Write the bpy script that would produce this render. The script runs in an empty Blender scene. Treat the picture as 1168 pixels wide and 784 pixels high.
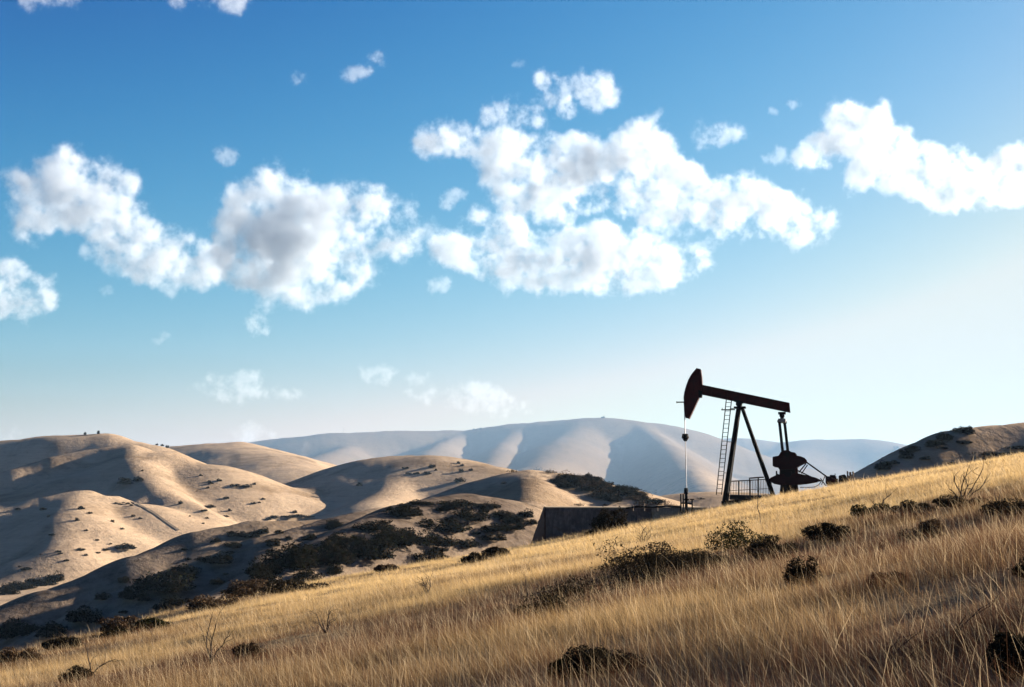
import bpy, bmesh, math, random
import numpy as np
from mathutils import Vector, Matrix
R = math.radians
random.seed(11)
rng = np.random.default_rng(11)
sc = bpy.context.scene
C = sc.collection

# ------------------------------------------------------------------ camera, sky, sun, exposure
F = 1622.0                                   # focal length in photo pixels (photo 1168 x 784)
PITCH = math.atan(168.0 / F)                 # eye level sits at photo row 560
cam_d = bpy.data.cameras.new('camera')
cam = bpy.data.objects.new('camera', cam_d); C.objects.link(cam)
cam.location = (0, 0, 0); cam.rotation_euler = (R(90) + PITCH, 0, 0)
cam_d.sensor_width = 36.0; cam_d.lens = 36.0 * F / 1168.0
cam_d.clip_start = 0.1; cam_d.clip_end = 60000.0
sc.camera = cam

SUN_AZ, SUN_EL = R(61), R(15)
world = bpy.data.worlds.new('World'); sc.world = world; world.use_nodes = True
wn = world.node_tree
bg = wn.nodes['Background']
sky = wn.nodes.new('ShaderNodeTexSky'); sky.sky_type = 'NISHITA'; sky.sun_disc = False
sky.sun_elevation = SUN_EL; sky.sun_rotation = SUN_AZ
sky.altitude = 300; sky.air_density = 1.0; sky.dust_density = 1.0; sky.ozone_density = 8.0
SKY_S, EXPO = 0.05, 2.3
sep = wn.nodes.new('ShaderNodeSeparateColor'); com = wn.nodes.new('ShaderNodeCombineColor')
wn.links.new(sky.outputs[0], sep.inputs[0])
def wmath(op, a, b, c=None):
    n = wn.nodes.new('ShaderNodeMath'); n.operation = op; wn.links.new(a, n.inputs[0]); n.inputs[1].default_value = b
    if c is not None: n.inputs[2].default_value = c
    return n.outputs[0]
DISP = SKY_S * 2 ** EXPO
for k, (r0, p_, g_, cap, lo) in enumerate(((.3763, 1.55, .62, .75, .004), (.8987, .90, .364, .81, .10), (1.9174, .60, .376, .79, .5))):   # the photograph's deep, contrasty blue
    v = wmath('MAXIMUM', wmath('SUBTRACT', sep.outputs[k], r0), lo)
    v = wmath('MULTIPLY', wmath('POWER', v, p_), g_ / DISP)
    v = wmath('SMOOTH_MIN', v, cap / DISP, .08 / DISP)
    wn.links.new(v, com.inputs[k])
wn.links.new(com.outputs[0], bg.inputs['Color'])
bg.inputs['Strength'].default_value = SKY_S

sun_d = bpy.data.lights.new('sun', 'SUN'); sun_d.energy = 5.0; sun_d.angle = R(0.5); sun_d.color = (1.0, 0.90, 0.76)
sun = bpy.data.objects.new('sun', sun_d); C.objects.link(sun)
SUN = Vector((math.sin(SUN_AZ) * math.cos(SUN_EL), math.cos(SUN_AZ) * math.cos(SUN_EL), math.sin(SUN_EL)))
sun.rotation_euler = (-SUN).to_track_quat('-Z', 'Y').to_euler()

vs = sc.view_settings
vs.view_transform = 'Standard'; vs.look = 'None'; vs.gamma = 1.0; vs.use_curve_mapping = False
vs.exposure = EXPO
cy = sc.cycles
cy.use_denoising = True
cy.max_bounces = 28; cy.diffuse_bounces = 3; cy.volume_bounces = 28; cy.transmission_bounces = 4
cy.transparent_max_bounces = 8
cy.volume_step_rate = 1.0

# ------------------------------------------------------------------ helpers
def at(px, py, Y):
    """world point seen at photo pixel (px, py), at world depth Y"""
    u = (px - 584.0) / F; v = (392.0 - py) / F
    c, s = math.cos(PITCH), math.sin(PITCH)
    d = Vector((u, c - v * s, s + v * c))
    return d * (Y / d.y)

def at_np(px, py, Y):
    p = at(px, py, Y); return (p.x, p.y, p.z)

def tag(o, label=None, cat=None, group=None, kind=None):
    if label: o['label'] = label
    if cat: o['category'] = cat
    if group: o['group'] = group
    if kind: o['kind'] = kind
    return o

def link(name, me, mat=None, parent=None):
    o = bpy.data.objects.new(name, me); C.objects.link(o)
    if mat is not None and me is not None and not me.materials:
        me.materials.append(mat)
    if parent: o.parent = parent
    return o

def empty(name, loc, rz=0.0):
    o = bpy.data.objects.new(name, None); C.objects.link(o)
    o.location = loc; o.rotation_euler = (0, 0, rz); o.empty_display_size = 0.3
    return o

def np_mesh(name, co, loops, starts, mats=None, smooth=True, col=None):
    me = bpy.data.meshes.new(name)
    co = np.asarray(co, np.float32); loops = np.asarray(loops, np.int32); starts = np.asarray(starts, np.int32)
    me.vertices.add(len(co)); me.vertices.foreach_set('co', co.ravel())
    me.loops.add(len(loops)); me.loops.foreach_set('vertex_index', loops)
    me.polygons.add(len(starts)); me.polygons.foreach_set('loop_start', starts)
    if col is not None:
        a = me.color_attributes.new('tint', 'FLOAT_COLOR', 'POINT')
        c4 = np.ones((len(co), 4), np.float32); c4[:, :3] = col
        a.data.foreach_set('color', c4.ravel())
    me.update(calc_edges=True)
    me.polygons.foreach_set('use_smooth', np.full(len(starts), smooth, bool))
    return me

class MB:
    """collects simple solids and links them as one mesh"""
    def __init__(s): s.bm = bmesh.new()
    def tube(s, a, b, r, r2=None, n=8):
        a, b = Vector(a), Vector(b); r2 = r if r2 is None else r2
        d = (b - a); L = d.length
        if L < 1e-6: return s
        M = Matrix.Translation((a + b) / 2) @ d.to_track_quat('Z', 'Y').to_matrix().to_4x4()
        bmesh.ops.create_cone(s.bm, cap_ends=True, segments=n, radius1=r, radius2=r2, depth=L, matrix=M)
        return s
    def box(s, c, size, rot=None):
        M = Matrix.Translation(c)
        if rot: M = M @ Matrix.Rotation(rot, 4, 'Y')
        M = M @ Matrix.Diagonal((size[0], size[1], size[2], 1))
        bmesh.ops.create_cube(s.bm, size=1.0, matrix=M)
        return s
    def bar(s, a, b, w, h):
        """rectangular bar from a to b; w across (y-ish), h the other way"""
        a, b = Vector(a), Vector(b); d = b - a
        z = d.normalized(); y = Vector((0, 1, 0)); y = (y - z * y.dot(z)).normalized(); x = y.cross(z)
        M = Matrix((x * h, y * w, z * d.length)).transposed().to_4x4(); M.translation = (a + b) / 2
        bmesh.ops.create_cube(s.bm, size=1.0, matrix=M)
        return s
    def prism(s, poly, y0, y1):
        """poly in (x, z), extruded along y"""
        f = [s.bm.verts.new((x, y0, z)) for x, z in poly]; b = [s.bm.verts.new((x, y1, z)) for x, z in poly]
        n = len(poly)
        s.bm.faces.new(f); s.bm.faces.new(b[::-1])
        for i in range(n):
            j = (i + 1) % n
            s.bm.faces.new((f[i], b[i], b[j], f[j]))
        return s
    def build(s, name, mat, parent=None, bevel=0.0, smooth=False):
        bmesh.ops.recalc_face_normals(s.bm, faces=s.bm.faces)
        if bevel > 0:
            bmesh.ops.bevel(s.bm, geom=[e for e in s.bm.edges if e.is_manifold and e.calc_face_angle(0) > 0.6], offset=bevel, segments=2, affect='EDGES', clamp_overlap=True)
        me = bpy.data.meshes.new(name); s.bm.to_mesh(me); s.bm.free()
        if smooth:
            me.polygons.foreach_set('use_smooth', np.ones(len(me.polygons), bool))
            me.set_sharp_from_angle(angle=R(40))
        return link(name, me, mat, parent)

# ------------------------------------------------------------------ numpy noise
def _hash(ix, iy, seed):
    h = (ix.astype(np.int64) * 374761393 + iy.astype(np.int64) * 668265263 + seed * 974634777) & 0x7fffffff
    h = ((h ^ (h >> 13)) * 1274126177) & 0x7fffffff
    return ((h ^ (h >> 16)) & 0xffff) / 65535.0

def vnoise(x, y, seed=0):
    ix = np.floor(x); iy = np.floor(y); fx = x - ix; fy = y - iy
    fx = fx * fx * fx * (fx * (fx * 6 - 15) + 10); fy = fy * fy * fy * (fy * (fy * 6 - 15) + 10)
    a = _hash(ix, iy, seed); b = _hash(ix + 1, iy, seed); c = _hash(ix, iy + 1, seed); d = _hash(ix + 1, iy + 1, seed)
    return (a + (b - a) * fx) * (1 - fy) + (c + (d - c) * fx) * fy - 0.5

def fbm(x, y, seed=0, oct=4, rough=0.5):
    t = np.zeros_like(x); a = 1.0; n = 0.0
    for o in range(oct):
        t += a * vnoise(x * 2 ** o + 13.7 * o, y * 2 ** o - 7.1 * o, seed + o); n += a; a *= rough
    return 2.0 * t / n

def sstep(a, b, x):
    t = np.clip((x - a) / (b - a), 0, 1); return t * t * (3 - 2 * t)

def smax(a, b, k):
    h = np.clip(0.5 + 0.5 * (a - b) / k, 0, 1)
    return b + (a - b) * h + k * h * (1 - h)

# ------------------------------------------------------------------ the land: one height function
H_EYE, SX, SY = 1.7, 0.19, -0.015            # the grassy slope climbs to the right
CREST_U = np.array([-3, -0.6, -0.36, -0.28, -0.2, 0.0, 0.1, 0.16, 0.23, 0.36, 0.6, 3])
CREST_Y = np.array([22, 30, 50, 66, 84, 93, 99, 98, 92, 84, 74, 60])
_UT = np.linspace(-3, 3, 1201)
_YCT = np.interp(_UT, CREST_U, CREST_Y)
_VT = np.interp(_UT, [-3, -.6, -.36, -.206, -.095, .01, .047, .0715, .102, .158, .232, .36, .6, 3], [-.75, -.20, -.1195, -.0770, -.0565, -.0375, -.0312, -.0265, -.0203, -.0100, .0025, .0255, .066, .40])
_ker = np.exp(-.5 * (np.arange(-16, 17) / 6.0) ** 2); _ker /= _ker.sum()
_sm = lambda t: np.convolve(np.pad(t, 16, mode='edge'), _ker, 'valid')
_YCT = _sm(_YCT)
def _bend(y, yc):
    over = np.maximum(0, y - yc + 4)
    return 0.30 * (np.sqrt(over * over + 14.0 ** 2) - 14.0)
_AT = _VT + H_EYE / _YCT
for _i in range(4):                          # how steeply each bearing climbs so that its crest stands where it should
    _yy = np.linspace(10, 130, 400)
    _v = (_yy[None, :] * _AT[:, None] - H_EYE - _bend(_yy[None, :], _YCT[:, None])) / _yy[None, :]
    _AT = _sm(_AT + _VT - _v.max(1))

RIDGES = [  # (points (px, py, depth), flank slope, roundness, gully length)
    # far blue ridge and its spurs
    ([(-300, 545, 2700), (290, 514, 2700), (340, 499, 2600), (390, 494, 2550), (440, 492, 2600), (540, 491, 2700), (600, 483, 2650), (680, 477, 2600), (730, 482, 2600), (770, 498, 2550), (830, 530, 2450), (900, 562, 2400)], .36, 120, 420),
    ([(672, 478, 2600), (645, 500, 2350), (622, 525, 2150), (605, 552, 2000)], .50, 40, 300),
    ([(725, 482, 2590), (752, 500, 2350), (782, 530, 2120), (815, 562, 1950)], .62, 22, 300),
    ([(540, 491, 2700), (505, 505, 2400), (480, 525, 2200)], .58, 24, 300),
    ([(440, 492, 2600), (400, 508, 2400), (350, 528, 2200)], .58, 24, 300),
    ([(600, 483, 2650), (575, 505, 2380), (560, 530, 2150), (555, 550, 2000)], .58, 24, 300),
    # farthest ridge on the right
    ([(770, 508, 3400), (800, 503, 3400), (840, 500, 3400), (880, 506, 3400), (930, 502, 3300), (970, 501, 3300), (1010, 513, 3250), (1060, 530, 3200), (1168, 540, 3200), (1500, 520, 3200)], .36, 160, 500),
    ([(930, 502, 3300), (890, 520, 3000), (850, 545, 2750)], .40, 70, 300),
    # big hill on the left: back shoulder, front dome with its spur, lower lobe with its spur
    ([(-400, 540, 1480), (-100, 516, 1440), (0, 502, 1400), (60, 498, 1390), (120, 497, 1390), (165, 507, 1370), (230, 530, 1330)], .72, 36, 260),
    ([(196, 515, 972), (230, 529, 962), (270, 548, 950), (340, 577, 930)], .36, 30, 200),
    ([(150, 508, 985), (118, 510, 985), (65, 519, 965), (20, 533, 940), (-40, 553, 915), (-200, 605, 860)], .80, 10, 200),
    ([(150, 508, 985), (156, 528, 910), (180, 556, 840), (230, 584, 790)], .56, 12, 160),
    ([(128, 564, 776), (150, 573, 772), (190, 594, 750), (235, 622, 730)], .35, 20, 160),
    ([(100, 558, 780), (55, 564, 765), (0, 581, 740), (-100, 614, 700)], .80, 8, 160),
    ([(92, 559, 778), (84, 588, 690), (70, 628, 620)], .46, 12, 120),
    # hill behind it
    ([(170, 530, 1650), (215, 508, 1620), (255, 504, 1600), (290, 514, 1560), (330, 533, 1520), (370, 553, 1480)], .42, 70, 260),
    # pale hill in the middle distance
    ([(452, 521, 1090), (490, 520, 1070), (540, 530, 1040), (590, 549, 1000), (640, 580, 960)], .33, 40, 220),
    ([(290, 582, 1040), (350, 553, 1075), (405, 532, 1095), (445, 522, 1090)], .60, 20, 220),
    ([(468, 520, 1085), (452, 548, 970), (420, 576, 870)], .46, 16, 180),
    ([(440, 523, 1090), (405, 550, 1000), (372, 578, 920)], .50, 16, 180),
    # knoll left of the pump
    ([(604, 536, 355), (630, 538, 355), (680, 552, 350), (740, 573, 345), (810, 590, 340)], .42, 13, 90),
    ([(430, 592, 330), (500, 567, 340), (550, 548, 350), (604, 536, 355)], .58, 6, 90),
    ([(606, 536, 355), (605, 553, 325), (602, 576, 300)], .50, 5, 60),
    # low hump behind the pump
    ([(690, 592, 430), (760, 576, 440), (810, 560, 455), (850, 561, 460), (960, 578, 450)], .25, 20, 90),
    # shaded slopes left of centre
    ([(-80, 735, 290), (60, 673, 320), (160, 633, 335), (230, 604, 350), (290, 592, 360), (350, 591, 370), (430, 586, 380)], .62, 7, 70),
    ([(60, 712, 260), (150, 672, 260), (210, 647, 262), (300, 614, 270), (380, 592, 285), (440, 578, 300)], .60, 5, 60),
    ([(170, 715, 150), (280, 668, 172), (340, 634, 188), (400, 602, 206), (460, 576, 226), (530, 564, 242), (580, 571, 252), (640, 590, 258)], .62, 6, 50),
    # right hill
    ([(1000, 545, 246), (1022, 523, 250), (1060, 500, 256), (1085, 489, 260), (1120, 484, 263), (1168, 480, 265), (1320, 470, 270), (1700, 465, 280)], .62, 5, 50),
]
def _far(Y): return float(np.interp(Y, [0, 450, 600, 1400, 1800, 2400, 3600], [0, 450, 520, 1050, 2300, 8000, 11500]))
_RID = [([at_np(px, py, _far(Y)) for px, py, Y in pts], s, r * _far(pts[0][2]) / pts[0][2], g * _far(pts[0][2]) / pts[0][2]) for pts, s, r, g in RIDGES]

def height(x, y, ridges=True):
    x = np.asarray(x, float); y = np.asarray(y, float)
    rad = np.hypot(x, y) + 1e-6
    # valley floor, rising slowly with distance
    z = np.interp(rad, [0, 150, 300, 600, 1200, 3000, 14000], [-30, -32, -34, -33, -30, -50, -110])
    z = z + 1.5 * fbm(x / 160, y / 160, 5, 3)
    wx = 1 + 0.0 * x
    for pts, s, r, g in (_RID if ridges else ()):
        P = np.array(pts); M = 2.4 * g + 60
        near_ = (x > P[:, 0].min() - M) & (x < P[:, 0].max() + M) & (y > P[:, 1].min() - M) & (y < P[:, 1].max() + M)
        if not near_.any(): continue
        X, Y = x[near_], y[near_]
        nx = fbm(X / g, Y / g, 21, 3); gull = fbm(X / (g * .33) + 3, Y / (g * .33), 33, 3)
        best = np.full(X.shape, -1e9); arc = 0.0
        for (ax, ay, az), (bx, by, bz) in zip(pts[:-1], pts[1:]):
            dx, dy = bx - ax, by - ay; L2 = dx * dx + dy * dy
            t = np.clip(((X - ax) * dx + (Y - ay) * dy) / L2, 0, 1)
            d = np.hypot(X - ax - t * dx, Y - ay - t * dy)
            f = s * (np.sqrt(d * d + r * r) - r)
            gy = vnoise((arc + t * math.sqrt(L2)) / (g * .26) + .5 * nx, d / (g * 1.6), 41)
            arc += math.sqrt(L2)
            f = f * (1 + 0.28 * nx) + np.minimum(d, g) * s * (0.10 * gull + .24 * (.25 - np.abs(gy)))
            best = np.maximum(best, az + (bz - az) * t - f)
        z[near_] = smax(best, z[near_], np.clip(r * 0.12, 1.0, 40.0))
    z = z + np.clip(rad / 1000, 0, 1.5) * (.7 * fbm(x / 28, y / 28, 51, 4) + 2.2 * fbm(x / 95, y / 95, 57, 3)) * sstep(130, 260, rad)
    # the grassy slope we stand on
    u = x / np.maximum(np.abs(y), 2.0)
    yc = np.interp(u, _UT, _YCT)
    fg = np.where(y > 0, y, 0) * np.interp(u, _UT, _AT) - H_EYE - _bend(y, yc)
    fg = np.where(y > 2.0, fg, sstep(-6, 2, y) * (fg - (SX * x + SY * y - H_EYE)) + SX * x + SY * y - H_EYE)
    near = sstep(140, 60, rad)
    fg = fg + near * (0.09 * fbm(x / 2.5, y / 2.5, 61, 3) + 0.22 * fbm(x / 9, y / 9, 71, 2)) * sstep(0, 12, rad)
    return smax(fg, z, 1.5)

def H1(x, y): return float(height(np.array([x]), np.array([y]))[0])

_YS = np.exp(np.linspace(math.log(4), math.log(13000), 420))
def hit(px, py):
    """first place on the land under photo pixel (px, py)"""
    p = at(px, py, 1.0); ys = _YS
    for lap in range(2):
        gap = p.z * ys - height(p.x * ys, ys)
        k = np.nonzero(gap <= 0)[0]
        i = int(k[0]) if len(k) else int(np.argmin(gap / ys))
        if lap == 0: ys = np.linspace(ys[max(i - 1, 0)], ys[min(i + (0 if len(k) else 1), len(ys) - 1)], 24)
    Y = float(ys[i])
    if len(k) and i > 0:
        g0, g1 = gap[i - 1], gap[i]; Y = float(ys[i - 1] + (ys[i] - ys[i - 1]) * g0 / (g0 - g1 + 1e-9))
    x = p.x * Y
    return Vector((x, Y, H1(x, Y)))

# ------------------------------------------------------------------ materials
def new_mat(name):
    m = bpy.data.materials.new(name); m.use_nodes = True
    nt = m.node_tree; b = nt.nodes['Principled BSDF']
    b.inputs['Specular IOR Level'].default_value = 0.2
    return m, nt, b

def ramp(nt, fac, stops):
    r = nt.nodes.new('ShaderNodeValToRGB'); e = r.color_ramp.elements
    while len(e) < len(stops): e.new(0.5)
    for i, (p, c) in enumerate(stops): e[i].position = p; e[i].color = (*c, 1)
    nt.links.new(fac, r.inputs[0]); return r.outputs[0]

def noise(nt, scale, detail=4, rough=.55, stretch=None, dist=0.0):
    n = nt.nodes.new('ShaderNodeTexNoise'); n.inputs['Scale'].default_value = scale
    n.inputs['Detail'].default_value = detail; n.inputs['Roughness'].default_value = rough
    n.inputs['Distortion'].default_value = dist
    tc = nt.nodes.new('ShaderNodeTexCoord'); src = tc.outputs['Object']
    if stretch:
        mp = nt.nodes.new('ShaderNodeMapping'); mp.inputs['Scale'].default_value = stretch
        nt.links.new(src, mp.inputs[0]); src = mp.outputs[0]
    nt.links.new(src, n.inputs['Vector'])
    return n.outputs[0]

def mix(nt, fac, a, b, mode='MIX'):
    m = nt.nodes.new('ShaderNodeMix'); m.data_type = 'RGBA'; m.blend_type = mode
    for i, v in ((0, fac), (6, a), (7, b)):
        if isinstance(v, (int, float)): m.inputs[i].default_value = v
        elif isinstance(v, tuple): m.inputs[i].default_value = (*v, 1)
        else: nt.links.new(v, m.inputs[i])
    return m.outputs[2]

def bump(nt, bsdf, h, strength, dist):
    b = nt.nodes.new('ShaderNodeBump'); b.inputs['Strength'].default_value = strength; b.inputs['Distance'].default_value = dist
    nt.links.new(h, b.inputs['Height']); nt.links.new(b.outputs[0], bsdf.inputs['Normal'])

def mat_hills():
    m, nt, b = new_mat('dry_hill_grass')
    n1 = noise(nt, .006, 6, .6); n2 = noise(nt, .05, 6, .65); n3 = noise(nt, .35, 5, .7)
    c = ramp(nt, n1, [(.3, (0.182, 0.127, 0.082)), (.5, (0.226, 0.161, 0.107)), (.7, (0.265, 0.193, 0.127))])
    c2 = ramp(nt, n2, [(.30, (.085, .062, .043)), (.5, (0.226, 0.161, 0.107)), (.72, (0.282, 0.213, 0.143))])
    c = mix(nt, .6, c, c2)
    c3 = ramp(nt, n3, [(.30, (.10, .075, .052)), (.48, (0.240, 0.174, 0.115)), (.8, (0.261, 0.198, 0.129))])
    c = mix(nt, .35, c, c3)
    n4 = noise(nt, 1.0, 4, .6, (.05, .05, 1.1), .6)          # grazing terraces along the contours
    c = mix(nt, .22, c, ramp(nt, n4, [(.38, (.55, .53, .50)), (.52, (1, 1, 1)), (.66, (1.12, 1.10, 1.06))]), 'MULTIPLY')
    n5 = noise(nt, .018, 5, .6, None, 1.2)
    c = mix(nt, .8, c, ramp(nt, n5, [(.34, (.84, .80, .75)), (.46, (1.36, 1.37, 1.38)), (.70, (1.52, 1.50, 1.46))]), 'MULTIPLY')
    vc = nt.nodes.new('ShaderNodeVertexColor'); vc.layer_name = 'tint'
    scrubby = ramp(nt, n3, [(.35, (.034, .025, .020)), (.6, (.11, .082, .063))])  # scrub colour, kept dark to deepen the mid hill's shade as well
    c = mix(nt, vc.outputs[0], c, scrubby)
    nt.links.new(c, b.inputs['Base Color']); b.inputs['Roughness'].default_value = 1.0
    b.inputs['Specular IOR Level'].default_value = 0.0
    hgt = nt.nodes.new('ShaderNodeMath'); hgt.operation = 'ADD'
    nt.links.new(n2, hgt.inputs[0]); nt.links.new(n3, hgt.inputs[1])
    bump(nt, b, hgt.outputs[0], .4, 1.4)
    return m

def mat_ground():
    m, nt, b = new_mat('straw_litter')
    n1 = noise(nt, .12, 5, .6); n2 = noise(nt, 2.2, 6, .7); n3 = noise(nt, 18, 4, .7, (1, .35, 1))
    c = ramp(nt, n1, [(.35, (.13, .085, .05)), (.65, (.25, .175, .10))])
    c2 = ramp(nt, n2, [(.3, (.07, .045, .03)), (.7, (.28, .20, .11))])
    c3 = ramp(nt, n3, [(.3, (.06, .04, .025)), (.7, (.33, .24, .13))])
    c = mix(nt, .5, mix(nt, .5, c, c2), c3)
    nt.links.new(c, b.inputs['Base Color']); b.inputs['Roughness'].default_value = 1.0
    b.inputs['Specular IOR Level'].default_value = 0.0
    bump(nt, b, n2, .8, .12)
    return m

def mat_leafy(name, trans=0.3, rough=.8):
    """thin blades and leaves: colour from the per-blade tint, some light passes through"""
    m = bpy.data.materials.new(name); m.use_nodes = True; nt = m.node_tree; nt.nodes.clear()
    out = nt.nodes.new('ShaderNodeOutputMaterial'); a = nt.nodes.new('ShaderNodeVertexColor'); a.layer_name = 'tint'
    d = nt.nodes.new('ShaderNodeBsdfDiffuse'); t = nt.nodes.new('ShaderNodeBsdfTranslucent'); mx = nt.nodes.new('ShaderNodeMixShader')
    nt.links.new(a.outputs[0], d.inputs[0]); nt.links.new(a.outputs[0], t.inputs[0])
    mx.inputs[0].default_value = trans
    nt.links.new(d.outputs[0], mx.inputs[1]); nt.links.new(t.outputs[0], mx.inputs[2]); nt.links.new(mx.outputs[0], out.inputs[0])
    return m

def mat_paint(name, col, col2, rough=.55, metal=0.0, scale=2.5):
    m, nt, b = new_mat(name)
    n1 = noise(nt, scale, 6, .65); n2 = noise(nt, scale * 6, 5, .7, (1, 1, .3))
    f = nt.nodes.new('ShaderNodeMath'); f.operation = 'MULTIPLY'; nt.links.new(n1, f.inputs[0]); nt.links.new(n2, f.inputs[1])
    c = ramp(nt, f.outputs[0], [(.22, col), (.36, col2)])
    nt.links.new(c, b.inputs['Base Color']); b.inputs['Roughness'].default_value = rough; b.inputs['Specular IOR Level'].default_value = .12; b.inputs['Metallic'].default_value = metal
    bump(nt, b, n2, .15, .01)
    return m

M_hills = mat_hills(); M_ground = mat_ground()
M_grass = mat_leafy('dry_grass_blades', .42)
M_leaf = mat_leafy('shrub_leaves', .15)
M_red = mat_paint('dark_red_paint', (.036, .0045, .004), (.018, .004, .0035), .75)
M_dred = mat_paint('darker_red_paint', (.016, .003, .0028), (.009, .003, .0028), .8)  # the red paint again at a darker value
M_black = mat_paint('black_steel', (.005, .0035, .0035), (.010, .005, .004), .85)  # near-black steel with slight brown mottling
M_grey = mat_paint('weathered_grey_steel', (.16, .15, .15), (.09, .07, .06), .6, .2)
M_rail = mat_paint('dull_brown_steel', (.05, .04, .042), (.03, .022, .02), .8)
M_cable = mat_paint('steel_cable', (.25, .24, .25), (.15, .13, .13), .45, .6)
M_tank = mat_paint('rusting_tank_steel', (.020, .017, .016), (.040, .031, .026), .75, 0, 1.2)
M_wall = mat_paint('dark_concrete_wall', (.075, .054, .046), (.15, .11, .088), .9, 0, 1.1)  # plain dark brown-grey, mottled by noise
M_pad = mat_paint('packed_pale_soil', (.20, .145, .09), (.30, .22, .14), 1.0, 0, 1.4)
M_cap = mat_paint('rust_brown_tank_end', (.05, .02, .012), (.03, .015, .01), .8, 0, 2)
M_wood = mat_paint('sun_bleached_wood', (.20, .15, .11), (.09, .065, .05), .9, 0, 3)
M_twig = mat_paint('dry_twig_bark', (.030, .019, .014), (.055, .038, .028), .9, 0, 12)

# ------------------------------------------------------------------ ground and hills (one sheet, split at a ring)
th = np.concatenate([np.arange(-180, -60, 3.0), np.arange(-60, -27, .6), np.arange(-27, 27, .065), np.arange(27, 62, .5), np.arange(62, 180.01, 3.0)])
th = np.radians(th)
rr = np.concatenate([[0.3, .8, 1.5], np.exp(np.arange(math.log(2.2), math.log(14200), .0125))])
TH, RR = np.meshgrid(th, rr)
GX, GY = RR * np.sin(TH), RR * np.cos(TH)
GZ = height(GX, GY)
nth = len(th)
def sheet(name, i0, i1, mat):
    co = np.stack([GX[i0:i1], GY[i0:i1], GZ[i0:i1]], -1).reshape(-1, 3)
    n = i1 - i0
    a = (np.arange(n - 1)[:, None] * nth + np.arange(nth - 1)[None, :]).ravel()
    quads = np.stack([a, a + 1, a + nth + 1, a + nth], -1)[:, ::-1]
    X_, Y_ = co[:, 0], co[:, 1]; rad_ = np.hypot(X_, Y_)
    scrub_dim_ = sstep(440, 330, rad_) * sstep(20, 2, X_ + 46 * sstep(265, 300, Y_) + 8 * fbm(X_ / 40, Y_ / 40, 7, 3)) * (.75 + .5 * fbm(X_ / 18, Y_ / 18, 8, 4))  # scrub darkening, laid on the mid hill to deepen its shade
    scrub_dim_ = np.maximum(scrub_dim_, .80 * sstep(3500, 6000, rad_)); scrub_dim_ = np.maximum(scrub_dim_, .0 * rad_)  # far ridges darkened in colour to dim their sunlit faces
    me = np_mesh(name, co, quads.ravel(), np.arange(len(quads)) * 4, col=np.repeat(np.clip(scrub_dim_, 0, 1)[:, None], 3, 1))
    return tag(link(name, me, mat), kind='structure')
cut = int(np.searchsorted(rr, 128.0))
sheet('ground', 0, cut + 1, M_ground)
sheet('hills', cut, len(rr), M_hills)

def track(pts, w):
    P = []
    for (x0, y0), (x1, y1) in zip(pts[:-1], pts[1:]):
        for k in range(8): P.append(hit(x0 + (x1 - x0) * k / 8, y0 + (y1 - y0) * k / 8))
    co = []
    for i, p in enumerate(P):
        d = (P[min(i + 1, len(P) - 1)] - P[max(i - 1, 0)]); d.z = 0; d.normalize(); n = Vector((-d.y, d.x, 0)) * w / 2
        for sg in (-1, 1):
            v = p + n * sg; co.append((v.x, v.y, H1(v.x, v.y) + .25))
    L = []
    for i in range(len(P) - 1): L += [2 * i, 2 * i + 2, 2 * i + 3, 2 * i + 1]
    tag(link('path', np_mesh('path', co, L, np.arange(len(P) - 1) * 4), M_track), kind='structure')
M_track, _nt, _b = new_mat('bare_track_soil')
_nt.links.new(ramp(_nt, noise(_nt, .4, 4), [(.35, (.07, .05, .036)), (.65, (.13, .095, .065))]), _b.inputs['Base Color']); _b.inputs['Roughness'].default_value = 1
track([(150, 572), (172, 583), (190, 596), (206, 607)], 1.5)

# ------------------------------------------------------------------ haze
hz = MB(); hz.box((0, 0, 165), (29000, 29000, 620))
m = bpy.data.materials.new('haze_air'); m.use_nodes = True; nt = m.node_tree; nt.nodes.clear()
o_ = nt.nodes.new('ShaderNodeOutputMaterial'); pv = nt.nodes.new('ShaderNodeVolumePrincipled')
pv.inputs['Color'].default_value = (.38, .60, .88, 1); pv.inputs['Density'].default_value = 0.000033; pv.inputs['Anisotropy'].default_value = 0.2
nt.links.new(pv.outputs[0], o_.inputs['Volume'])
haze = tag(hz.build('haze', m), kind='stuff')

# ------------------------------------------------------------------ clouds: real volumes high above and beyond the hills
def mat_cloud(name, dens):
    m = bpy.data.materials.new(name); m.use_nodes = True; n = m.node_tree; n.nodes.clear()
    o = n.nodes.new('ShaderNodeOutputMaterial'); pv = n.nodes.new('ShaderNodeVolumePrincipled')
    n.links.new(pv.outputs[0], o.inputs['Volume'])
    pv.inputs['Color'].default_value = (.69, .73, .775, 1); pv.inputs['Anisotropy'].default_value = .35
    pv.inputs['Density'].default_value = dens
    return m
def in_poly(x, y, P):
    c = False; n = len(P)
    for i in range(n):
        (x1, y1), (x2, y2) = P[i], P[(i + 1) % n]
        if (y1 > y) != (y2 > y) and x < (x2 - x1) * (y - y1) / (y2 - y1) + x1: c = not c
    return c
def edge_d(x, y, P):
    best = 1e9; n = len(P)
    for i in range(n):
        (x1, y1), (x2, y2) = P[i], P[(i + 1) % n]
        dx, dy = x2 - x1, y2 - y1; t = max(0, min(1, ((x - x1) * dx + (y - y1) * dy) / (dx * dx + dy * dy + 1e-9)))
        best = min(best, math.hypot(x - x1 - t * dx, y - y1 - t * dy))
    return best
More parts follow.
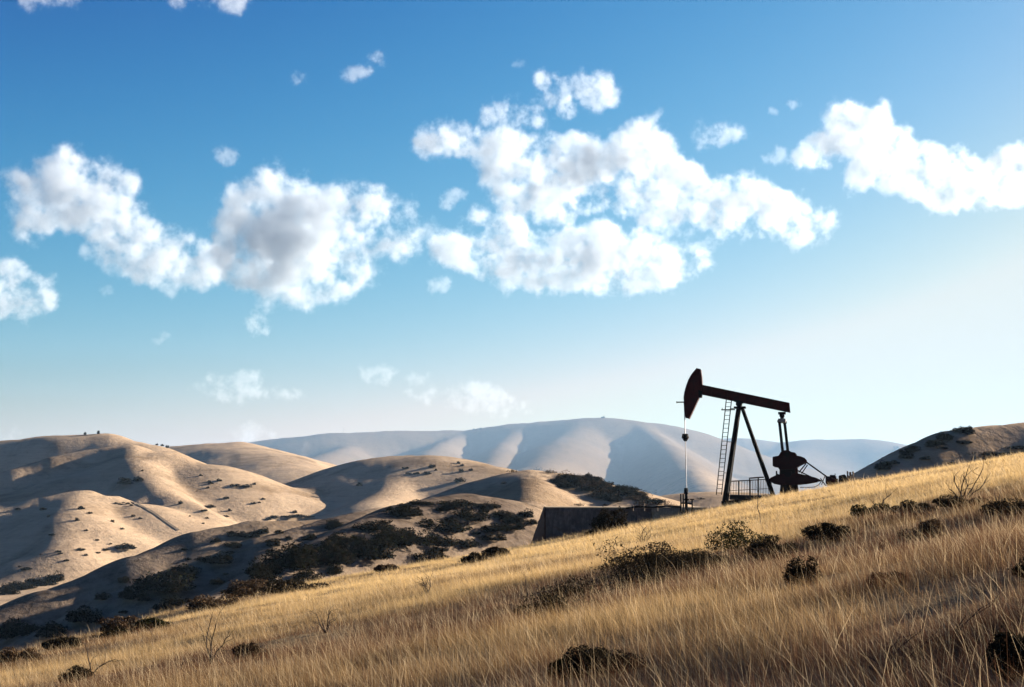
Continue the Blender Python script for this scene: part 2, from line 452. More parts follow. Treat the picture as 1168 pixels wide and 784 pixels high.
def cloud(P, Y, Rpx, dens, vox_px=1.6, npt=220, amp=1.9, soft=.6, seed=0):
    """P outline in the sky (photo pixels), Rpx puff radius; grown as a voxel cloud around scattered puff centres"""
    s = Y / F; rd = random.Random(seed)
    x0, x1 = min(p[0] for p in P), max(p[0] for p in P); y0, y1 = min(p[1] for p in P), max(p[1] for p in P)
    cx, cyy = (x0 + x1) / 2, (y0 + y1) / 2
    org = at(cx, cyy, Y); pts = []; tries = 0; dmax = 0
    while len(pts) < npt and tries < 40000:
        tries += 1
        x, y = rd.uniform(x0, x1), rd.uniform(y0, y1)
        if not in_poly(x, y, P): continue
        d = edge_d(x, y, P)
        if d < Rpx * .62: continue
        dep = (d - Rpx * .4) * .9
        dmax = max(dmax, dep)
        pts.append(((x - cx) * s, rd.uniform(-dep, dep) * s * .42, (cyy - y) * s))
    if not pts: pts = [(0, 0, 0)]
    me = bpy.data.meshes.new('cloud'); me.from_pydata(pts, [], [])
    ob = link('cloud', me); ob.location = org
    g = bpy.data.node_groups.new('cloud_growth', 'GeometryNodeTree')
    g.interface.new_socket('Geometry', in_out='OUTPUT', socket_type='NodeSocketGeometry')
    g.interface.new_socket('Geometry', in_out='INPUT', socket_type='NodeSocketGeometry')
    N = g.nodes; K = g.links.new
    gi = N.new('NodeGroupInput'); go = N.new('NodeGroupOutput')
    vc = N.new('GeometryNodeVolumeCube'); pr = N.new('GeometryNodeProximity'); pr.target_element = 'POINTS'
    K(gi.outputs[0], pr.inputs[0])
    pos = N.new('GeometryNodeInputPosition')
    off = N.new('ShaderNodeVectorMath'); off.operation = 'ADD'; off.inputs[1].default_value = (seed * 917.0, seed * 331.0, seed * 71.0)
    K(pos.outputs[0], off.inputs[0])
    def nz(scale_px, detail, rough):
        n = N.new('ShaderNodeTexNoise'); n.inputs['Scale'].default_value = 1 / (scale_px * s); n.inputs['Detail'].default_value = detail
        n.inputs['Roughness'].default_value = rough; K(off.outputs[0], n.inputs['Vector']); return n.outputs[0]
    def mth(op, a, b):
        x = N.new('ShaderNodeMath'); x.operation = op
        for i, v in enumerate((a, b)):
            if isinstance(v, (int, float)): x.inputs[i].default_value = v
            else: K(v, x.inputs[i])
        return x.outputs[0]
    big = mth('SUBTRACT', nz(Rpx * 2.5, 9, .72), .5)
    low = mth('SUBTRACT', nz(Rpx * 6.5, 2, .5), .5)
    disp = mth('ADD', mth('MULTIPLY', big, amp * Rpx * s), mth('MULTIPLY', low, amp * .55 * Rpx * s))
    sd = mth('SUBTRACT', 1.2 * Rpx * s, mth('ADD', pr.outputs['Distance'], disp))
    den = mth('MINIMUM', mth('MAXIMUM', mth('DIVIDE', sd, soft * Rpx * s), 0), 1)
    den = mth('MULTIPLY', den, mth('ADD', den, .15))
    K(den, vc.inputs['Density'])
    px = Rpx * 1.7
    hx, hy, hz_ = (x1 - x0) / 2 + px, dmax + px, (y1 - y0) / 2 + px
    vc.inputs['Min'].default_value = (-hx * s, -hy * s, -hz_ * s); vc.inputs['Max'].default_value = (hx * s, hy * s, hz_ * s)
    vc.inputs['Resolution X'].default_value = max(8, int(2 * hx / vox_px)); vc.inputs['Resolution Y'].default_value = max(8, int(2 * hy / vox_px / 1.4)); vc.inputs['Resolution Z'].default_value = max(8, int(2 * hz_ / vox_px))
    sm = N.new('GeometryNodeSetMaterial'); sm.inputs['Material'].default_value = mat_cloud('cloud_vapour', dens)
    K(vc.outputs[0], sm.inputs[0]); K(sm.outputs[0], go.inputs[0])
    md = ob.modifiers.new('growth', 'NODES'); md.node_group = g
    return tag(ob, kind='structure')

CL = [
    ([(8, 192), (5, 230), (18, 272), (46, 274), (62, 252), (92, 272), (118, 302), (165, 326), (240, 328), (262, 318), (262, 288), (200, 266), (172, 243), (152, 228), (156, 203), (110, 176), (75, 170), (45, 180), (34, 204)], 8200, 15, .013),
    ([(243, 250), (250, 222), (296, 212), (305, 194), (347, 198), (372, 208), (412, 210), (466, 224), (482, 258), (474, 288), (434, 292), (420, 326), (378, 348), (350, 353), (310, 348), (284, 332), (250, 322), (238, 290)], 7000, 17, .016),
    ([(452, 160), (480, 175), (535, 188), (558, 218), (578, 243), (640, 254), (720, 252), (790, 258), (820, 277), (950, 276), (958, 245), (920, 230), (880, 207), (832, 194), (812, 213), (802, 193), (772, 168), (742, 122), (714, 148), (690, 163), (650, 150), (612, 148), (575, 148), (520, 138)], 7000, 15, .016),
    ([(606, 82), (650, 80), (692, 86), (720, 116), (690, 124), (640, 134), (616, 112)], 7000, 9, .012),
    ([(550, 126), (578, 106), (612, 113), (622, 142), (590, 152), (554, 142)], 7000, 9, .011),
    ([(487, 276), (508, 260), (548, 238), (592, 243), (602, 264), (625, 260), (660, 256), (722, 260), (762, 274), (828, 290), (792, 317), (770, 333), (700, 334), (620, 334), (568, 332), (528, 312), (498, 296)], 8800, 13, .013),
    ([(893, 184), (918, 160), (946, 150), (932, 130), (970, 115), (1008, 120), (1014, 140), (1042, 154), (1072, 174), (1100, 168), (1122, 188), (1142, 168), (1210, 158), (1225, 238), (1150, 238), (1070, 246), (1040, 228), (1000, 214), (964, 222), (956, 200), (972, 180), (936, 192)], 7000, 13, .015),
    ([(-45, 308), (18, 296), (40, 313), (64, 317), (63, 350), (30, 367), (-35, 362)], 7000, 12, .014),
    ([(276, 362), (292, 355), (308, 366), (304, 382), (284, 380)], 7000, 7, .010),
    ([(384, 84), (418, 78), (426, 58), (442, 64), (436, 78), (412, 90), (386, 92)], 7000, 6, .008),
    ([(782, 146), (800, 140), (826, 138), (856, 154), (846, 164), (812, 164), (796, 178), (788, 160)], 7000, 8, .008),
    ([(245, 172), (258, 164), (274, 178), (262, 184), (248, 186)], 7000, 6, .007),
    ([(14, -24), (92, -24), (92, 8), (60, 13), (22, 10)], 7000, 9, .011),
    ([(180, -24), (262, -24), (288, 8), (262, 14), (240, 4), (190, 8)], 7000, 8, .010),
    ([(488, 322), (514, 318), (516, 332), (492, 334)], 7000, 6, .008),
    ([(498, 224), (520, 212), (532, 222), (512, 240), (502, 238)], 7000, 6, .008),
    ([(866, 178), (886, 168), (898, 172), (890, 186), (872, 190)], 7000, 6, .006),
    ([(206, 440), (248, 424), (290, 426), (302, 440), (350, 447), (346, 457), (250, 456), (214, 448)], 12000, 8, .0045),
    ([(408, 422), (430, 416), (454, 424), (448, 436), (418, 436)], 12000, 7, .004),
    ([(456, 446), (520, 438), (542, 432), (572, 444), (602, 458), (630, 478), (560, 472), (480, 466)], 13000, 9, .0032),
    ([(455, 428), (488, 424), (496, 434), (470, 438)], 13000, 6, .0025),
    ([(262, 492), (284, 484), (310, 490), (314, 510), (266, 510)], 20000, 8, .0018),
    ([(-20, 490), (10, 486), (24, 494), (20, 508), (-20, 508)], 20000, 8, .0020),
    ([(898, 118), (908, 114), (914, 122), (904, 126)], 7000, 4, .006),
    ([(874, 122), (884, 124), (890, 132), (880, 130)], 7000, 4, .005),
    ([(580, 70), (594, 66), (598, 74), (586, 78)], 7000, 4, .005),
    ([(330, 86), (346, 82), (350, 92), (336, 98)], 7000, 5, .006),
    ([(112, 330), (128, 326), (132, 336), (116, 338)], 7000, 4, .005),
    ([(690, 268), (740, 256), (790, 262), (840, 282), (800, 292), (720, 284)], 7300, 9, .006),
    ([(470, 262), (496, 250), (512, 270), (492, 284), (474, 280)], 7100, 8, .006),
    ([(60, 262), (120, 290), (170, 318), (230, 330), (200, 336), (120, 312)], 8400, 9, .005),
    ([(170, 384), (192, 380), (196, 388), (176, 392)], 9000, 5, .005),
]
for i, (P, Y, Rp, dn) in enumerate(CL):
    big = Rp > 10
    cloud(P, Y, Rp * (.74 if big else .9), dn * (.78 if big else .6), 1.1 if big else .9, 1800 if big else 90, 5.9 if big else 6.4, 1.1 if big else 1.1, i + 1)

# ------------------------------------------------------------------ dry grass
def grass():
    bands = [(7.0, 14, 2300, .0010, 3), (14, 25, 1250, .0014, 3), (25, 45, 640, .0022, 2), (45, 70, 290, .0040, 2), (70, 112, 140, .0065, 2)]
    cos, lps, sts, cols = [], [], [], []; base = 0; lbase = 0
    for r0, r1, dens, wid, seg in bands:
        U0, U1 = (-.44, .46)
        area = (math.atan(U1) - math.atan(U0)) * (r1 * r1 - r0 * r0) / 2
        n = int(area * dens)
        # blades gather in tufts
        ntuft = max(1, n // 7)
        tr = np.sqrt(rng.uniform(r0 * r0, r1 * r1, ntuft)); ta = rng.uniform(math.atan(U0), math.atan(U1), ntuft)
        k = rng.integers(0, ntuft, n)
        spread = .05 + .004 * r0
        x = tr[k] * np.sin(ta[k]) + rng.normal(0, spread, n); y = tr[k] * np.cos(ta[k]) + rng.normal(0, spread, n)
        u = x / y; yc = np.interp(u, CREST_U, CREST_Y)
        patch = fbm(x / 5.5, y / 5.5, 81, 4); patch2 = fbm(x / 1.3 + 9, y / 1.3, 91, 3); big = fbm(x / 17 + 4, y / 9, 95, 3)
        keep = (y < yc + 9) & (rng.uniform(0, 1, n) < np.clip(.80 + .9 * patch2, .10, 1))
        for sx_, sy_, sr_ in SHRUBS:
            keep &= ((x - sx_) ** 2 + ((y - sy_) / .8) ** 2 > sr_ * sr_) | (rng.uniform(0, 1, n) < .38)
        x, y, patch, patch2, big, k = x[keep], y[keep], patch[keep], patch2[keep], big[keep], k[keep]; n = len(x)
        z = height(x, y, False) - .02
        rad = np.hypot(x, y)
        tall = rng.uniform(0, 1, n) < .035
        hgt = (.175 + .08 * patch + .08 * patch2) * rng.lognormal(0, .38, n) * np.interp(rad, [8, 30, 60, 100], [1.15, .95, .85, .80])
        hgt = np.where(tall, hgt * 1.8 + .06, hgt); hgt = np.clip(hgt, .06, .8)
        w = wid * rng.uniform(.6, 1.4, n) * (1 + .25 * (rad - r0) / (r1 - r0))
        # lean: mostly to the left (down the slope), with scatter
        la = np.pi + rng.normal(0, .95, n) + .4 * patch2; lean = np.clip(rng.normal(.46, .38, n), -.2, 1.4)
        dx, dy = np.cos(la) * lean, np.sin(la) * lean
        bend = rng.uniform(.2, .9, n)
        wa = rng.uniform(0, np.pi, n); wxx, wyy = np.cos(wa), np.sin(wa)
        # colour: straw to russet, by patch and by tuft
        q = np.clip(.50 + 1.05 * big + .60 * patch + .20 * rng.normal(0, 1, n) + .10 * (rng.uniform(0, 1, ntuft)[k][:n] - .5) + .017 * (rad - 37), 0, 1)[:, None]
        for sx_, sy_, sr_ in SHRUBS:  # dead grass browned on each shrub's down-sun side, painting in its shadow
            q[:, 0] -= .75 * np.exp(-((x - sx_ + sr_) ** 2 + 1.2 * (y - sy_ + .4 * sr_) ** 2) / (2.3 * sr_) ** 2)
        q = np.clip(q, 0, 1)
        straw = np.array([.51, .345, .155]); russ = np.array([.085, .043, .025])
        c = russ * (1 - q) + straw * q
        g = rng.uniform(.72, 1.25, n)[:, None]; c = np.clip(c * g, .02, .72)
        pale = tall | (rng.uniform(0, 1, n) < .04)
        c[pale] = np.array([.44, .33, .20]) * g[pale]
        T = np.linspace(0, 1, seg + 1)
        rows = []
        for j, t in enumerate(T):
            off = t * (1 - bend * .5) + t * t * bend * .8
            cxx = x + dx * hgt * off; cyy_ = y + dy * hgt * off
            czz = z + hgt * (t - .22 * lean * t * t)
            ww = w * (1 - .75 * t)
            rows.append((cxx, cyy_, czz, ww))
        nv = 2 * seg + 1
        co = np.zeros((n, nv, 3), np.float32)
        for j in range(seg):
            cxx, cyy_, czz, ww = rows[j]
            co[:, 2 * j] = np.stack([cxx - wxx * ww, cyy_ - wyy * ww, czz], -1); co[:, 2 * j + 1] = np.stack([cxx + wxx * ww, cyy_ + wyy * ww, czz], -1)
        cxx, cyy_, czz, ww = rows[seg]; co[:, 2 * seg] = np.stack([cxx, cyy_, czz], -1)
        pat = []; lens = []
        for j in range(seg - 1):
            pat += [2 * j, 2 * j + 1, 2 * j + 3, 2 * j + 2]; lens.append(4)
        pat += [2 * seg - 2, 2 * seg - 1, 2 * seg]; lens.append(3)
        L = (np.arange(n)[:, None] * nv + np.array(pat)[None, :]) + base
        st = np.concatenate([[0], np.cumsum(lens)[:-1]])
        S = (np.arange(n)[:, None] * sum(lens) + st[None, :]) + lbase
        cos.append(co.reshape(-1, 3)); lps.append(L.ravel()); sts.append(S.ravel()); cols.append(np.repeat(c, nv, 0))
        base += n * nv; lbase += n * sum(lens)
    me = np_mesh('dry_grass', np.concatenate(cos), np.concatenate(lps), np.concatenate(sts), col=np.concatenate(cols))
    print('grass faces', len(me.polygons))
    return tag(link('dry_grass', me, M_grass), kind='stuff')

# ------------------------------------------------------------------ shrubs
def leaf_cloud(rd, w, d, h, nl, size, cols, clumps=12, lift=.12):
    """leaf faces spread through clumps of a low uneven crown; returns mesh"""
    cc = []
    for i in range(clumps):
        a = rd.uniform(0, 2 * math.pi); rr_ = math.sqrt(rd.random()) * .80
        top = math.sqrt(max(0.05, 1 - rr_ * rr_))
        cc.append((rr_ * math.cos(a), rr_ * math.sin(a), rd.uniform(lift, max(lift + .02, top * rd.uniform(.35, .8))), rd.uniform(.24, .42)))
    cc = np.array(cc); r_ = np.random.default_rng(rd.randrange(1 << 30))
    k = r_.integers(0, clumps, nl)
    v = r_.normal(0, 1, (nl, 3)); v /= np.linalg.norm(v, axis=1)[:, None]
    rad = cc[k, 3] * r_.uniform(.35, 1.0, nl) ** .5 * np.where(r_.uniform(0, 1, nl) < .08, 1.35, 1)
    p = np.stack([cc[k, 0] * w / 2, cc[k, 1] * d / 2, cc[k, 2] * h], -1) + v * rad[:, None] * np.array([w / 2, d / 2, h * .62])
    p[:, 2] = np.maximum(p[:, 2], r_.uniform(0, .12, nl) * h)
    a = r_.normal(0, 1, (nl, 3)); a[:, 2] += .3; a /= np.linalg.norm(a, axis=1)[:, None]
    b = np.cross(a, r_.normal(0, 1, (nl, 3))); b /= np.linalg.norm(b, axis=1)[:, None]
    sz = size * r_.uniform(.6, 1.35, nl)[:, None]
    co = np.stack([p - a * sz, p + b * sz * .42, p + a * sz, p - b * sz * .42], 1).reshape(-1, 3)
    col = np.array(cols)[r_.integers(0, len(cols), nl)] * r_.uniform(.7, 1.3, nl)[:, None]
    me = np_mesh('foliage', co, np.arange(nl * 4), np.arange(nl) * 4, smooth=False, col=np.repeat(col, 4, 0))
    return me, [(c[0] * w / 2, c[1] * d / 2, c[2] * h) for c in cc]

GREEN = [(.013, .014, .006), (.020, .021, .008), (.010, .010, .005), (.036, .033, .012)]
DARK = [(.016, .013, .009), (.024, .018, .011), (.011, .010, .007), (.034, .025, .015)]
BROWN = [(.050, .030, .018), (.075, .047, .027), (.035, .022, .014), (.10, .066, .038)]

def stems(rd, tips, r=.012):
    mb = MB()
    for t in tips:
        t = Vector(t); b = Vector((t.x * .12, t.y * .12, -.05)); mid = b.lerp(t, .5) + Vector((rd.uniform(-.1, .1), rd.uniform(-.1, .1), rd.uniform(0, .1))) * t.length
        mb.tube(b, mid, r, r * .7, 5); mb.tube(mid, t, r * .7, r * .35, 5)
    return mb

def pxm(p): return p.y / F                   # metres per photo pixel at that depth

SHRUBS = []
def shrub(px, py, wpx, hpx, label, cols, group='low shrubs on the grassy slope', seed=0, nl=1500, leaf=None, name='shrub'):
    rd = random.Random(seed * 7 + 1)
    p = hit(px, py); s = pxm(p); w, h = wpx * s * 1.22, hpx * s * 1.15 + .06
    SHRUBS.append((p.x, p.y, w * .46))
    lf = leaf or max(.02, 1.45 * s)
    me, tips = leaf_cloud(rd, w, w * .8, h * 1.12, nl, lf, cols, 16)
    o = link(name, me, M_leaf); o.location = p
    tag(o, label, 'shrub', group)
    stems(rd, tips, max(.008, .15 * s)).build('stem', M_twig, o)
    return o

NEAR = [
    (842, 630, 72, 32, GREEN, 'largest dark green shrub on the slope, in front of the pump jack', 3200),
    (806, 650, 72, 28, DARK, 'dark spreading shrub just below left of the largest green shrub'),
    (716, 672, 96, 50, DARK, 'broad black brown shrub in the middle of the slope'),
    (768, 660, 76, 30, DARK, 'flat dark shrub between two broad shrubs in mid slope'),
    (662, 690, 76, 28, DARK, 'low dark shrub at the lower left end of the long shrub row'),
    (916, 668, 36, 28, DARK, 'small round dark shrub standing alone right of mid slope'),
    (946, 617, 56, 20, DARK, 'dark shrub straight below the row of short posts'),
    (990, 590, 44, 14, GREEN, 'twiggy green brown shrub with a tall bare stem, below the right hill'),
    (1046, 587, 46, 13, DARK, 'flat dark shrub left of the large bare branching bush'),
    (1094, 579, 56, 12, DARK, 'flat dark shrub at the foot of the large bare branching bush'),
    (1152, 588, 60, 22, DARK, 'dark shrub nearest the right edge of the photo, upper slope'),
    (1058, 614, 48, 18, BROWN, 'brown scrubby shrub below the large bare branching bush'),
    (692, 768, 80, 26, DARK, 'black brown shrub near the bottom edge, right of centre'),
    (648, 772, 40, 16, GREEN, 'small yellowish green shrub at the bottom edge near the centre'),
    (86, 779, 36, 17, DARK, 'round dark shrub in the bottom left corner of the slope'),
    (286, 752, 34, 18, BROWN, 'brown twiggy shrub in the lower left part of the slope'),
    (540, 643, 26, 11, DARK, 'smaller of two dark shrubs left of the retaining wall'),
    (568, 637, 30, 12, DARK, 'larger of two dark shrubs left of the retaining wall'),
    (676, 612, 18, 6, DARK, 'tiny dark shrub just below the retaining wall'),
    (1156, 774, 44, 36, DARK, 'dark shrub in the bottom right corner'),
    (1010, 668, 40, 14, BROWN, 'faint olive brown shrub low on the right part of the slope'),
    (880, 640, 34, 12, BROWN, 'small brown shrub just right below the largest green shrub'),
    (25, 756, 44, 15, BROWN, 'reddish brown shrub at the left edge of the slope'),
    (70, 740, 34, 12, DARK, 'dark shrub second from the left along the slope edge'),
    (140, 722, 44, 17, BROWN, 'brown shrub along the slope edge under the shaded hill'),
    (176, 717, 34, 14, GREEN, 'green shrub along the slope edge, left part'),
    (240, 695, 54, 16, BROWN, 'reddish brown shrub patch on the slope edge'),
    (286, 683, 50, 20, BROWN, 'pale twiggy shrub standing on the slope edge under the shaded hill'),
    (338, 678, 66, 14, DARK, 'dark low shrub on the slope edge below the black thicket'),
    (697, 607, 32, 26, DARK, 'black rounded shrub growing against the flat retaining wall'),
    (440, 652, 22, 8, BROWN, 'small brown shrub on the upper edge of the golden slope'),
    (738, 650, 76, 26, DARK, 'dark flat shrub in the middle of the long shrub row'),
    (628, 706, 84, 24, DARK, 'lowest dark shrub at the far left tip of the long shrub row'),
    (884, 634, 64, 20, DARK, 'dark shrub touching the right side of the largest green shrub'),
    (1238, 714, 76, 54, DARK, 'tall dark shrub added out of view past the right edge for its shadow', 4200),  # this and the next two are added, to shade the bottom right grass
    (1190, 660, 60, 26, DARK, 'dark shrub added at the right edge above the tall one for its shadow'),
    (1285, 690, 120, 80, DARK, 'tallest dark shrub, added out of view beyond the right edge for its shadow', 4200),
]
for i, t in enumerate(NEAR):
    px, py, w, h, cols, lab = t[:6]
    shrub(px, py, w, h, lab, cols, seed=i, nl=t[6] if len(t) > 6 else 4200)

grass()

# scrub on the hills: a few shrub meshes, copied
def scrub_mesh(seed, cols, w=1.0, h=.5, nl=2600, leaf=.032):
    return leaf_cloud(random.Random(seed), w, w * .85, h, nl, leaf, cols, clumps=22, lift=.04)[0]
SC_D = [scrub_mesh(100 + i, [tuple(.6 * v for v in c) for c in DARK + GREEN[:2]]) for i in range(6)]
SC_B = [scrub_mesh(200 + i, BROWN + DARK, nl=600) for i in range(4)]
for m_ in SC_D + SC_B: m_.name = 'scrub'; m_.materials.append(M_leaf)

def scrub(px, py, wpx, hpx, label, group, meshes=SC_D, seed=0, name='hill_shrub', cat='shrub'):
    rd = random.Random(seed * 13 + int(px) * 7 + int(py))
    p = hit(px, py); s = pxm(p)
    o = bpy.data.objects.new(name, rd.choice(meshes)); C.objects.link(o)
    o.location = p - Vector((0, 0, .04 * hpx * s)); o.rotation_euler = (0, 0, rd.uniform(0, 6.28)); o.scale = (wpx * s, wpx * s, hpx * s * 2)
    return tag(o, label, cat, group)

HB = [(185, 672, 92, 36), (150, 682, 44, 20), (215, 655, 50, 20), (100, 708, 62, 28), (250, 642, 50, 18), (330, 648, 80, 36), (375, 642, 90, 40), (420, 636, 90, 36), (462, 622, 84, 30),
      (505, 606, 84, 24), (540, 594, 60, 20), (462, 588, 60, 16), (424, 604, 60, 18), (392, 622, 60, 24), (562, 606, 50, 16), (520, 578, 70, 13), (582, 596, 50, 18), (486, 640, 70, 22), (350, 664, 60, 20),
      (300, 664, 50, 20), (480, 576, 40, 10), (556, 580, 44, 12), (598, 590, 36, 14), (585, 604, 40, 13), (560, 616, 46, 13), (530, 624, 50, 14), (605, 598, 26, 9), (574, 590, 40, 12), (350, 640, 90, 34), (300, 655, 60, 26), (440, 618, 80, 30), (500, 622, 70, 22), (60, 725, 60, 22), (20, 726, 60, 34), (130, 726, 50, 18), (200, 690, 46, 16), (270, 612, 30, 10)]
for i, (a, b, w, h) in enumerate(HB):
    scrub(a, b, w * .84, h * .84, 'large black green shrub in the thicket on the shaded hill left of the retaining wall', 'shrubs of the dark thicket on the shaded hill', seed=i)
rd = random.Random(5)
poly = [(90, 680), (180, 640), (260, 605), (380, 596), (470, 575), (580, 570), (590, 600), (480, 640), (360, 660), (240, 690), (120, 720)]
n = 0
while n < 60:
    a, b = rd.uniform(60, 600), rd.uniform(560, 725)
    if in_poly(a, b, poly):
        w = rd.uniform(7, 24); scrub(a, b, w, w * rd.uniform(.3, .5), 'small dark bush scattered on the shaded slope left of the retaining wall', 'small bushes on the shaded slope', seed=n); n += 1
for i in range(58):
    t = rd.random(); a = 634 + 120 * t; b = 545 + 24 * t + rd.uniform(-5, 14)
    scrub(a, b, rd.uniform(14, 34), rd.uniform(6, 11), 'brown green shrub in the brush on the right flank of the sunlit knoll', 'brush on the right flank of the knoll', SC_B + SC_D[:2], i)
for i, (a, b, w, h) in enumerate([(585, 539, 16, 5), (612, 537, 14, 6), (628, 540, 22, 6), (640, 545, 18, 6), (660, 577, 18, 5), (690, 577, 12, 4), (575, 552, 10, 4), (750, 576, 30, 7), (730, 572, 24, 8), (765, 578, 22, 5), (800, 570, 12, 4)]):
    scrub(a, b, w, h, 'small shrub on or beside the sunlit knoll behind the retaining wall', 'small shrubs on the knoll', SC_B, i)
for i in range(20):
    t = rd.random(); a = 1000 + 108 * t; b = 537 - 50 * t ** .8 + rd.uniform(0, 7)
    scrub(a, b, rd.uniform(10, 24), rd.uniform(5, 10), 'dark shrub along the ridge line of the right hill', 'shrubs along the ridge of the right hill', seed=i)
for i, (a, b, w, h) in enumerate([(1040, 514, 16, 5), (1055, 524, 14, 5), (1100, 506, 22, 6), (1085, 530, 12, 4), (1010, 533, 14, 5), (1022, 514, 8, 7), (1130, 520, 60, 6), (1075, 512, 14, 4), (1160, 512, 40, 5)]):
    scrub(a, b, w, h, 'dark shrub on the shaded face of the right hill', 'shrubs on the face of the right hill', seed=i)
HE = [(145, 552, 26, 10), (158, 549, 14, 8), (97, 496, 4, 4), (112, 495, 4, 5), (179, 508, 4, 3), (185, 509, 5, 3), (191, 511, 5, 4), (250, 549, 8, 4), (268, 555, 14, 4), (280, 556, 16, 5), (290, 553, 5, 4),
      (258, 569, 8, 4), (238, 579, 16, 5), (233, 583, 10, 3), (257, 590, 10, 3), (92, 581, 10, 5), (102, 586, 7, 3), (88, 594, 7, 5), (137, 576, 7, 3), (150, 577, 5, 3), (128, 596, 6, 4), (160, 592, 6, 3), (111, 617, 6, 3),
      (120, 628, 12, 3), (92, 628, 14, 4), (145, 626, 30, 9), (66, 630, 8, 3), (30, 650, 16, 4), (55, 590, 5, 3), (48, 582, 6, 4), (98, 606, 6, 3), (236, 592, 6, 3), (262, 583, 5, 4), (300, 570, 6, 3), (206, 575, 6, 5), (75, 640, 8, 3), (98, 634, 6, 3)]
for i, (a, b, w, h) in enumerate(HE):
    scrub(a, b, w, h, 'small dark bush dotted on the big tan hill at left', 'bushes dotted over the left hill', seed=i)
rd = random.Random(77)
for i in range(18):
    a, b = rd.uniform(120, 340), 0; b = rd.uniform(530 + max(0, a - 200) * .35, 625 - max(0, a - 150) * .2)
    w = rd.uniform(3, 9); scrub(a, b, w, w * rd.uniform(.35, .6), 'small dark bush dotted on the big tan hill at left', 'bushes dotted over the left hill', seed=i + 400)
for i in range(7):
    a, b = rd.uniform(20, 120), rd.uniform(575, 650)
    w = rd.uniform(3, 9); scrub(a, b, w, w * rd.uniform(.35, .6), 'small dark bush dotted on the big tan hill at left', 'bushes dotted over the left hill', seed=i + 500)
for i, (a, b, w, h) in enumerate([(493, 533, 10, 4), (487, 541, 12, 4), (523, 529, 5, 4), (527, 532, 6, 4), (537, 537, 6, 4), (526, 538, 7, 4), (525, 550, 14, 7), (462, 535, 10, 3), (475, 541, 8, 4), (466, 541, 8, 3), (497, 537, 4, 3), (410, 554, 8, 5)]):
    scrub(a, b, w, h, 'small dark bush dotted on the pale hill in the middle distance', 'bushes dotted over the pale middle hill', seed=i)
for i, (a, b, w, h) in enumerate([(20, 672, 44, 12), (45, 668, 40, 14), (62, 662, 30, 12), (8, 678, 30, 10), (330, 590, 26, 4), (350, 590, 24, 3), (312, 591, 14, 4), (340, 589, 16, 3)]):
    scrub(a, b, w, h, 'dark tree row shrub on the valley floor below the left hill', 'dark growth on the valley floor', seed=i)
for i, (a, b, w, h) in enumerate([(541, 491, 5, 3), (548, 490, 4, 3), (688, 477, 6, 3)]):
    scrub(a, b, w, h, 'tiny far tree clump on the skyline of the hazy ridge', 'tree clumps on the hazy skyline', seed=i, name='far_tree', cat='tree')

# ------------------------------------------------------------------ bare twiggy bushes
def bare_bush(px, py, limbs, label, seed, thick=.9):
    """limbs: list of (dx, dy) tips in photo pixels from the foot"""
    rd = random.Random(seed); p = hit(px, py); s = pxm(p); mb = MB()
    def grow(a, d, L, r, lv):
        steps = 5; q = a.copy()
        for k in range(steps):
            d = (d + Vector((rd.gauss(0, .24), rd.gauss(0, .24), rd.gauss(.03, .18)))).normalized()
            q2 = q + d * (L / steps); r2 = r * .86
            mb.tube(q, q2, r, r2, 5)
            if lv < 3 and k >= 1 and rd.random() < (.85 if lv < 2 else .4):
                side = (d + Vector((rd.gauss(0, .7), rd.gauss(0, .5), rd.gauss(.1, .5)))).normalized()
                grow(q2, side, L * rd.uniform(.25, .55), r2 * .62, lv + 1)
            q, r = q2, r2
    for dx, dy in limbs:
        v = Vector((dx * s, rd.uniform(-.25, .25) * abs(dy) * s, -dy * s))
        grow(Vector((0, 0, -.03)), v.normalized(), v.length * 1.12, max(thick * 1.15 * s, .008), 0)
    o = mb.build('bare_bush', M_twig); o.location = p
    return tag(o, label, 'bush', 'leafless bushes on the grassy slope')
bare_bush(1098, 572, [(-26, -34), (-10, -20), (2, -30), (8, -28), (26, -34), (32, -20)], 'largest leafless bush with forked branches, right of the pump', 1, .8)
bare_bush(1004, 586, [(2, -26), (-4, -14), (5, -10)], 'single bare stem rising from a shrub on the right slope', 2, .7)
bare_bush(1140, 586, [(4, -18), (-8, -20), (-3, -12)], 'small leafless bush near the right edge of the slope', 3, .7)
bare_bush(240, 758, [(-8, -46), (2, -50), (12, -40), (5, -24)], 'tall forked leafless bush low on the left slope', 4, .8)
bare_bush(104, 772, [(2, -34), (5, -30), (-3, -12)], 'leafless twigs beside the round shrub in the bottom left corner', 5, .8)
bare_bush(372, 722, [(-14, -18), (6, -24), (10, -22), (-4, -14)], 'leafless bush with curved twigs in the left middle of the slope', 6, .7)
bare_bush(198, 772, [(8, -18), (14, -14)], 'two short bare twigs between the leafless bushes at lower left', 7, .7)
bare_bush(734, 622, [(-6, -22), (4, -20), (8, -12), (-9, -10)], 'leafless bush standing in golden grass below the retaining wall', 8, .6)
bare_bush(487, 680, [(-6, -22), (4, -26), (9, -16), (0, -20), (-10, -12)], 'pale leafless bush in the centre left of the slope', 9, .6)
bare_bush(1058, 606, [(-10, -14), (6, -10)], 'thin leafless twigs just below the largest leafless bush', 10, .6)
bare_bush(596, 706, [(4, -26), (14, -40), (-3, -14)], 'pale bare stalks at the left end of the dark shrub row', 11, .6)
bare_bush(868, 600, [(1, -34)], 'lone thin dry stalk standing in front of the pump jack', 12, .5)
bare_bush(1010, 768, [(-16, -30), (10, -44), (-30, -14), (28, -22), (4, -60), (40, -50)], 'tangled leafless bush with pale twigs in the bottom right foreground', 13, .9)
bare_bush(1072, 744, [(34, -36), (50, -40), (-14, -8)], 'dark bent branch lying across the bottom right grass', 14, 1.2)
